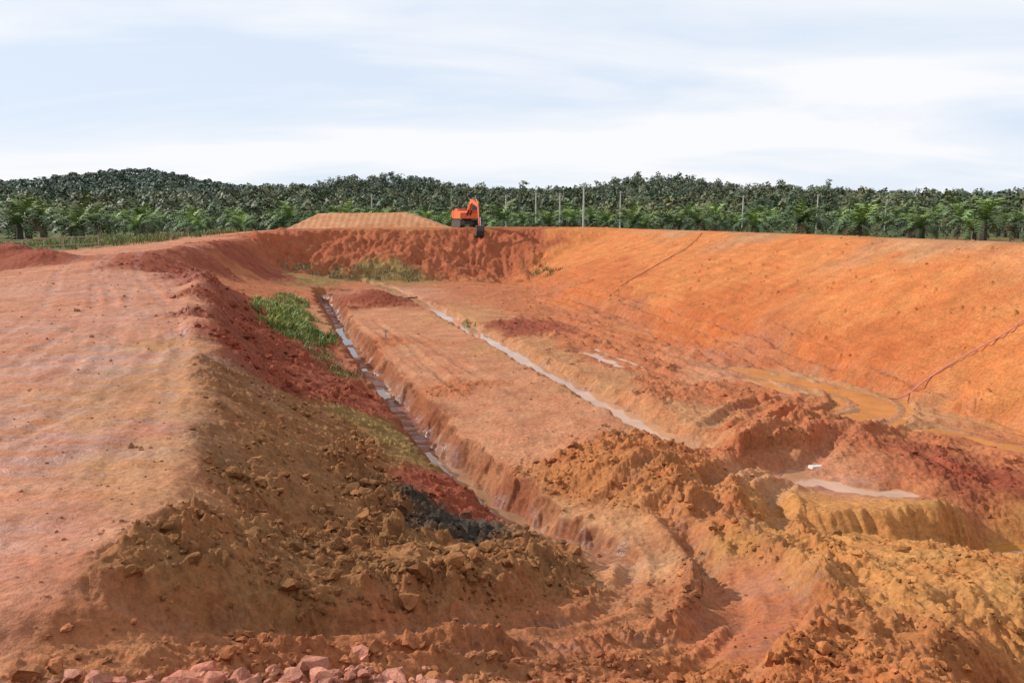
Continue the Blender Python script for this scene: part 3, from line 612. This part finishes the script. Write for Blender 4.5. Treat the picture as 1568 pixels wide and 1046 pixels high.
# ------------------------------------------------------------------ parts helpers
def pobj(name,V,F,mat,parent=None,smooth=False,bevel=0):
    me=bpy.data.meshes.new(name); me.from_pydata([tuple(v) for v in V],[],[tuple(f) for f in F]); me.update()
    bm=bmesh.new(); bm.from_mesh(me); bmesh.ops.recalc_face_normals(bm,faces=bm.faces[:])
    if bevel: bmesh.ops.bevel(bm,geom=bm.edges[:],offset=bevel,segments=2,affect='EDGES',clamp_overlap=True)
    bm.to_mesh(me); bm.free(); me.materials.append(mat)
    o=bpy.data.objects.new(name,me); scene.collection.objects.link(o)
    if parent: o.parent=parent
    return o
def extr(prof,y0,y1):
    n=len(prof); V=[(p[0],y0,p[1]) for p in prof]+[(p[0],y1,p[1]) for p in prof]
    F=[tuple(range(n)),tuple(range(2*n-1,n-1,-1))]+[(i,(i+1)%n,n+(i+1)%n,n+i) for i in range(n)]
    return V,F
def cyl(p0,p1,r0,r1=None,n=10):
    r1=r0 if r1 is None else r1; p0=Vector(p0);p1=Vector(p1); d=(p1-p0).normalized(); a=d.orthogonal().normalized(); b=d.cross(a)
    V=[p0+(a*math.cos(6.2832*i/n)+b*math.sin(6.2832*i/n))*r0 for i in range(n)]+[p1+(a*math.cos(6.2832*i/n)+b*math.sin(6.2832*i/n))*r1 for i in range(n)]
    F=[tuple(range(n)),tuple(range(2*n-1,n-1,-1))]+[(i,(i+1)%n,n+(i+1)%n,n+i) for i in range(n)]
    return V,F
def join(lst):
    V=[];F=[]
    for v,f in lst:
        o=len(V); V+=[tuple(q) for q in v]; F+=[tuple(i+o for i in g) for g in f]
    return V,F
ORG=simple('orange_paint',(.66,.13,.03),.45,0,.15,3); DRK=simple('dark_steel',(.05,.045,.04),.6,.2,.3,5); GLS=simple('cab_glass',(.03,.04,.05),.08,0,.1,2)
STL=simple('ram_steel',(.5,.5,.5),.25,.9,.1,4); CON=simple('concrete',(.46,.44,.41),.85,0,.2,6); WOOD=simple('weathered_wood',(.33,.26,.18),.9,0,.3,12); GALV=simple('galvanised',(.4,.4,.4),.45,.6,.1,5)
WHT=simple('white_paint',(.6,.52,.45),.7,0,.2,8)
EX=bpy.data.objects.new('excavator',None); scene.collection.objects.link(EX)
gz=float(hz([-6.0],[106.0])[0])
EX.location=(-6.0,106.0,gz); EX.rotation_euler=(0,0,math.atan2(-8.6,3.1))
def trackprof(L,h,n=8):
    r=h/2; P=[]
    for i in range(n+1): a=math.pi/2-math.pi*i/n; P.append((L/2-r+r*math.cos(a),r+r*math.sin(a)))
    for i in range(n+1): a=-math.pi/2-math.pi*i/n; P.append((-L/2+r+r*math.cos(a),r+r*math.sin(a)))
    return P
for sgn,nm in ((1,'left'),(-1,'right')):
    yc=1.15*sgn
    pobj('track_'+nm,*extr(trackprof(4.2,.92),yc-.3,yc+.3),DRK,EX)
    sh=[]
    for i in range(24):
        x=-1.9+i*3.8/23
        for zz in (-.02,.92): sh.append(extr([(x-.03,zz),(x+.03,zz),(x+.03,zz+.04),(x-.03,zz+.04)],yc-.31,yc+.31))
    pobj('track_shoes_'+nm,*join(sh),DRK,EX)
pobj('undercarriage',*extr([(-1.2,.35),(1.2,.35),(.9,.98),(-.9,.98)],-.84,.84),DRK,EX)
pobj('slew_ring',*cyl((0,0,.9),(0,0,1.12),.65,.65,20),DRK,EX)
pobj('house',*extr([(-1.9,1.12),(1.5,1.12),(1.5,1.9),(1.1,1.95),(-.6,2.2),(-1.9,2.15)],-1.25,1.25),ORG,EX,bevel=.05)
pobj('counterweight',*extr([(-2.55,1.25),(-1.85,1.08),(-1.85,2.25),(-2.4,2.25),(-2.65,1.9)],-1.3,1.3),ORG,EX,bevel=.08)
pobj('engine_hood',*extr([(-1.8,2.2),(-.3,2.16),(-.4,2.42),(-1.8,2.42)],-1.1,.9),ORG,EX,bevel=.04)
pobj('exhaust',*cyl((-1.2,-.7,2.4),(-1.2,-.7,2.95),.07),DRK,EX)
pobj('cab_frame',*extr([(-.35,1.95),(1.45,1.92),(1.5,2.2),(1.15,2.95),(-.35,3.0)],.25,1.24),ORG,EX,bevel=.05)
pobj('cab_side_glass',*extr([(-.15,2.1),(1.25,2.08),(1.28,2.25),(1.02,2.85),(-.15,2.88)],.235,1.255),GLS,EX)
pobj('cab_front_glass',[(1.515,.36,2.25),(1.515,1.13,2.25),(1.2,1.13,2.9),(1.2,.36,2.9)],[(0,1,2,3)],GLS,EX)
bo=[(.95,1.5),(1.35,1.45),(2.75,2.9),(3.3,3.1),(5.5,2.55),(5.62,2.8),(3.4,3.62),(2.7,3.55),(1.95,3.0),(.9,1.9)]
pobj('boom',*extr(bo,-.25,.0),ORG,EX,bevel=.03)
pobj('stick',*extr([(5.2,3.3),(5.0,3.05),(5.5,2.45),(6.05,.2),(6.3,.2),(6.0,2.5),(5.7,3.2)],-.22,-.03),ORG,EX,bevel=.02)
pobj('bucket',*extr([(6.02,.3),(6.5,.25),(6.65,-.35),(6.35,-1.0),(5.75,-1.15),(5.35,-.85),(5.75,-.7),(6.0,-.3)],-.62,.38),DRK,EX,bevel=.03)
pobj('bucket_teeth',*join([extr([(5.2,-.8),(5.42,-.86),(5.4,-.94)],-.6+.24*i,-.5+.24*i) for i in range(5)]),STL,EX)
pobj('boom_ram',*join([cyl((1.2,yy,1.35),(2.1,yy,2.2),.09) for yy in (-.36,.11)]),DRK,EX)
pobj('boom_ram_rod',*join([cyl((2.1,yy,2.2),(2.8,yy,3.0),.05) for yy in (-.36,.11)]),STL,EX)
pobj('stick_ram',*cyl((3.2,-.12,3.72),(4.6,-.12,3.55),.09),DRK,EX); pobj('stick_ram_rod',*cyl((4.6,-.12,3.55),(5.2,-.12,3.3),.05),STL,EX)
pobj('bucket_ram',*cyl((5.85,-.12,2.9),(6.35,-.12,1.3),.07),DRK,EX); pobj('bucket_link',*cyl((6.35,-.12,1.3),(6.5,-.12,.25),.05),STL,EX)
def pole(name,x,y,h,arm=None,mat=CON,r=.16):
    z=float(hz([x],[y])[0]); e=bpy.data.objects.new(name,None); scene.collection.objects.link(e); e.location=(x,y,z-.2)
    pobj('shaft',*cyl((0,0,0),(0,0,h),r,r*.6,10),mat,e,smooth=True)
    if arm=='cross':
        pobj('crossarm',*cyl((-.9,0,h-.35),(.9,0,h-.35),.06,.06,6),WOOD,e)
        pobj('insulators',*join([cyl((q,0,h-.3),(q,0,h-.05),.05,.03,6) for q in (-.8,0.3,.8)]),WHT,e)
    if arm=='lamp':
        pobj('lamp_arm',*cyl((0,0,h-.1),(-1.8,0,h+.35),.05,.04,6),GALV,e)
        pobj('lamp_head',*extr([(-2.4,h+.3),(-1.7,h+.28),(-1.7,h+.42),(-2.2,h+.44)],-.14,.14),GALV,e)
pole('utility_pole',13.3,150,10.2,'cross',CON,.22)
for (x,y,h) in ((10.8,182,9.4),(5.2,176,9.2),(-1.3,172,8.6),(-33,190,9.4),(51.5,180,8.8),(22.8,170,9.4),(70,185,9.2)): pole('utility_pole',x,y,h,'cross',CON,.18)
pole('street_lamp',95.2,150,8.6,'lamp',GALV,.13)
pole('street_lamp',88,190,8,'lamp',GALV,.13)
fp=[(-58,73),(-52,74),(-46,76),(-41,79.5),(-39.5,84)]
lst=[]; P=[]
for a,b in zip(fp[:-1],fp[1:]):
    n=max(1,int(math.hypot(b[0]-a[0],b[1]-a[1])/2.4))
    for k in range(n): P.append((a[0]+(b[0]-a[0])*k/n,a[1]+(b[1]-a[1])*k/n))
zz=hz([p[0] for p in P],[p[1] for p in P])
for i,(p,z) in enumerate(zip(P,zz)):
    lst.append(cyl((p[0],p[1],z-.2),(p[0],p[1],z+1.35),.06,.06,6))
    if i:
        q,zq=P[i-1],zz[i-1]
        for hh in (.5,1.2): lst.append(cyl((q[0],q[1],zq+hh),(p[0],p[1],z+hh),.05,.05,5))
pobj('post_and_rail_fence',*join(lst),WOOD)
def hose(name,pts,r,mat,lift=.02):
    P=smooth_line([(p[0],p[1]) for p in pts],2); q=[]
    for a,b in zip(P[:-1],P[1:]):
        n=max(1,int(math.hypot(*(b-a))/.35))
        for k in range(n): q.append(a+(b-a)*k/n)
    q=np.array(q); z=hz(q[:,0],q[:,1])
    z=np.convolve(np.pad(z,2,'edge'),np.ones(5)/5,'valid')
    cu=bpy.data.curves.new(name,'CURVE'); cu.dimensions='3D'; cu.bevel_depth=r; cu.bevel_resolution=2
    sp=cu.splines.new('POLY'); sp.points.add(len(q)-1)
    for i in range(len(q)): sp.points[i].co=(q[i,0],q[i,1],z[i]+r+lift,1)
    cu.materials.append(mat); o=bpy.data.objects.new(name,cu); scene.collection.objects.link(o)
hose('pink_hose',[(25.6,33.8),(23.5,33.6),(21.5,33.4),(19,33.3),(17.4,33.2),(16.4,32.8),(15.8,32.6)],.028,simple('pink_pvc',(.55,.20,.18),.5),.05)
hose('rope',[(18.2,77),(16.0,71.5),(12.6,67.8),(9.3,64.3),(7.5,62)],.028,simple('dark_rope',(.20,.07,.04),.8),.05)
o=pobj('concrete_block',*extr([(-.3,0),(.3,0),(.3,.1),(-.3,.1)],-.11,.11),WHT,bevel=.02); o.location=(9.35,23.5,float(hz([9.35],[23.5])[0])-.02); o.rotation_euler=(.05,.1,.4)
e=bpy.data.objects.new('survey_stake',None); scene.collection.objects.link(e); e.location=(-7.3,45.6,float(hz([-7.3],[45.6])[0]))
pobj('stake',*extr([(-.03,-.1),(.03,-.1),(.03,.5),(0,.55),(-.03,.5)],-.02,.02),WOOD,e); pobj('tag',*extr([(-.16,.35),(.18,.38),(.16,.54),(-.14,.5)],.022,.03),WHT,e)

# ------------------------------------------------------------------ light & sky
S=Vector((-.80,.24,.53)).normalized()
sl=bpy.data.lights.new('sun','SUN'); sl.energy=4.8; sl.angle=math.radians(.6); sl.color=(1,.96,.89)
so=bpy.data.objects.new('sun',sl); scene.collection.objects.link(so); so.rotation_euler=S.to_track_quat('Z','Y').to_euler()
wd=bpy.data.worlds.new('World'); scene.world=wd; wd.use_nodes=True; nt=wd.node_tree; N=nt.nodes; L=nt.links
bg=N['Background']; bg.inputs['Strength'].default_value=.1
sky=N.new('ShaderNodeTexSky'); sky.sky_type='NISHITA'; sky.sun_disc=False; sky.sun_elevation=math.asin(S.z); sky.sun_rotation=math.atan2(S.x,S.y); sky.air_density=1.0; sky.dust_density=.8; sky.altitude=50
tc=N.new('ShaderNodeTexCoord'); sx=N.new('ShaderNodeSeparateXYZ'); L.new(tc.outputs['Generated'],sx.inputs[0])
def M(op,a,b,cl=False):
    q=N.new('ShaderNodeMath'); q.operation=op; q.use_clamp=cl
    for i,v in enumerate((a,b)):
        if isinstance(v,(int,float)): q.inputs[i].default_value=v
        else: L.new(v,q.inputs[i])
    return q.outputs[0]
zz=M('ADD',M('MAXIMUM',sx.outputs['Z'],0),.16)
cb=N.new('ShaderNodeCombineXYZ'); L.new(M('DIVIDE',sx.outputs['X'],zz),cb.inputs[0]); L.new(M('DIVIDE',sx.outputs['Y'],zz),cb.inputs[1])
mp=N.new('ShaderNodeMapping'); mp.inputs['Scale'].default_value=(.5,1.25,1); mp.inputs['Rotation'].default_value=(0,0,-.2); mp.inputs['Location'].default_value=(3.1,.7,0); L.new(cb.outputs[0],mp.inputs['Vector'])
cn=N.new('ShaderNodeTexNoise'); cn.inputs['Scale'].default_value=.8; cn.inputs['Detail'].default_value=9; cn.inputs['Roughness'].default_value=.52; cn.inputs['Distortion'].default_value=.5; L.new(mp.outputs[0],cn.inputs['Vector'])
cr=N.new('ShaderNodeValToRGB'); cr.color_ramp.elements[0].position=.38; cr.color_ramp.elements[0].color=(0,0,0,1); cr.color_ramp.elements[1].position=.56; cr.color_ramp.elements[1].color=(1,1,1,1)
L.new(cn.outputs['Fac'],cr.inputs['Fac'])
veil=N.new('ShaderNodeMix'); veil.data_type='RGBA'; veil.inputs['Factor'].default_value=.88; L.new(sky.outputs[0],veil.inputs[6]); veil.inputs[7].default_value=(7.7,8.7,10.2,1)
mx=N.new('ShaderNodeMix'); mx.data_type='RGBA'; L.new(cr.outputs['Color'],mx.inputs['Factor']); L.new(veil.outputs[2],mx.inputs[6]); mx.inputs[7].default_value=(9.6,9.7,10.0,1)
L.new(mx.outputs[2],bg.inputs['Color'])
cam=bpy.data.cameras.new('camera'); co=bpy.data.objects.new('camera',cam); scene.collection.objects.link(co); scene.camera=co
cam.sensor_width=36; cam.lens=36*1219/1568.; cam.clip_end=9000; cam.clip_start=.1
co.location=(0,0,8); co.rotation_euler=(math.pi/2-math.atan(188/1219.),0,0)
scene.view_settings.view_transform='Standard'; scene.view_settings.look='None'; scene.view_settings.exposure=0
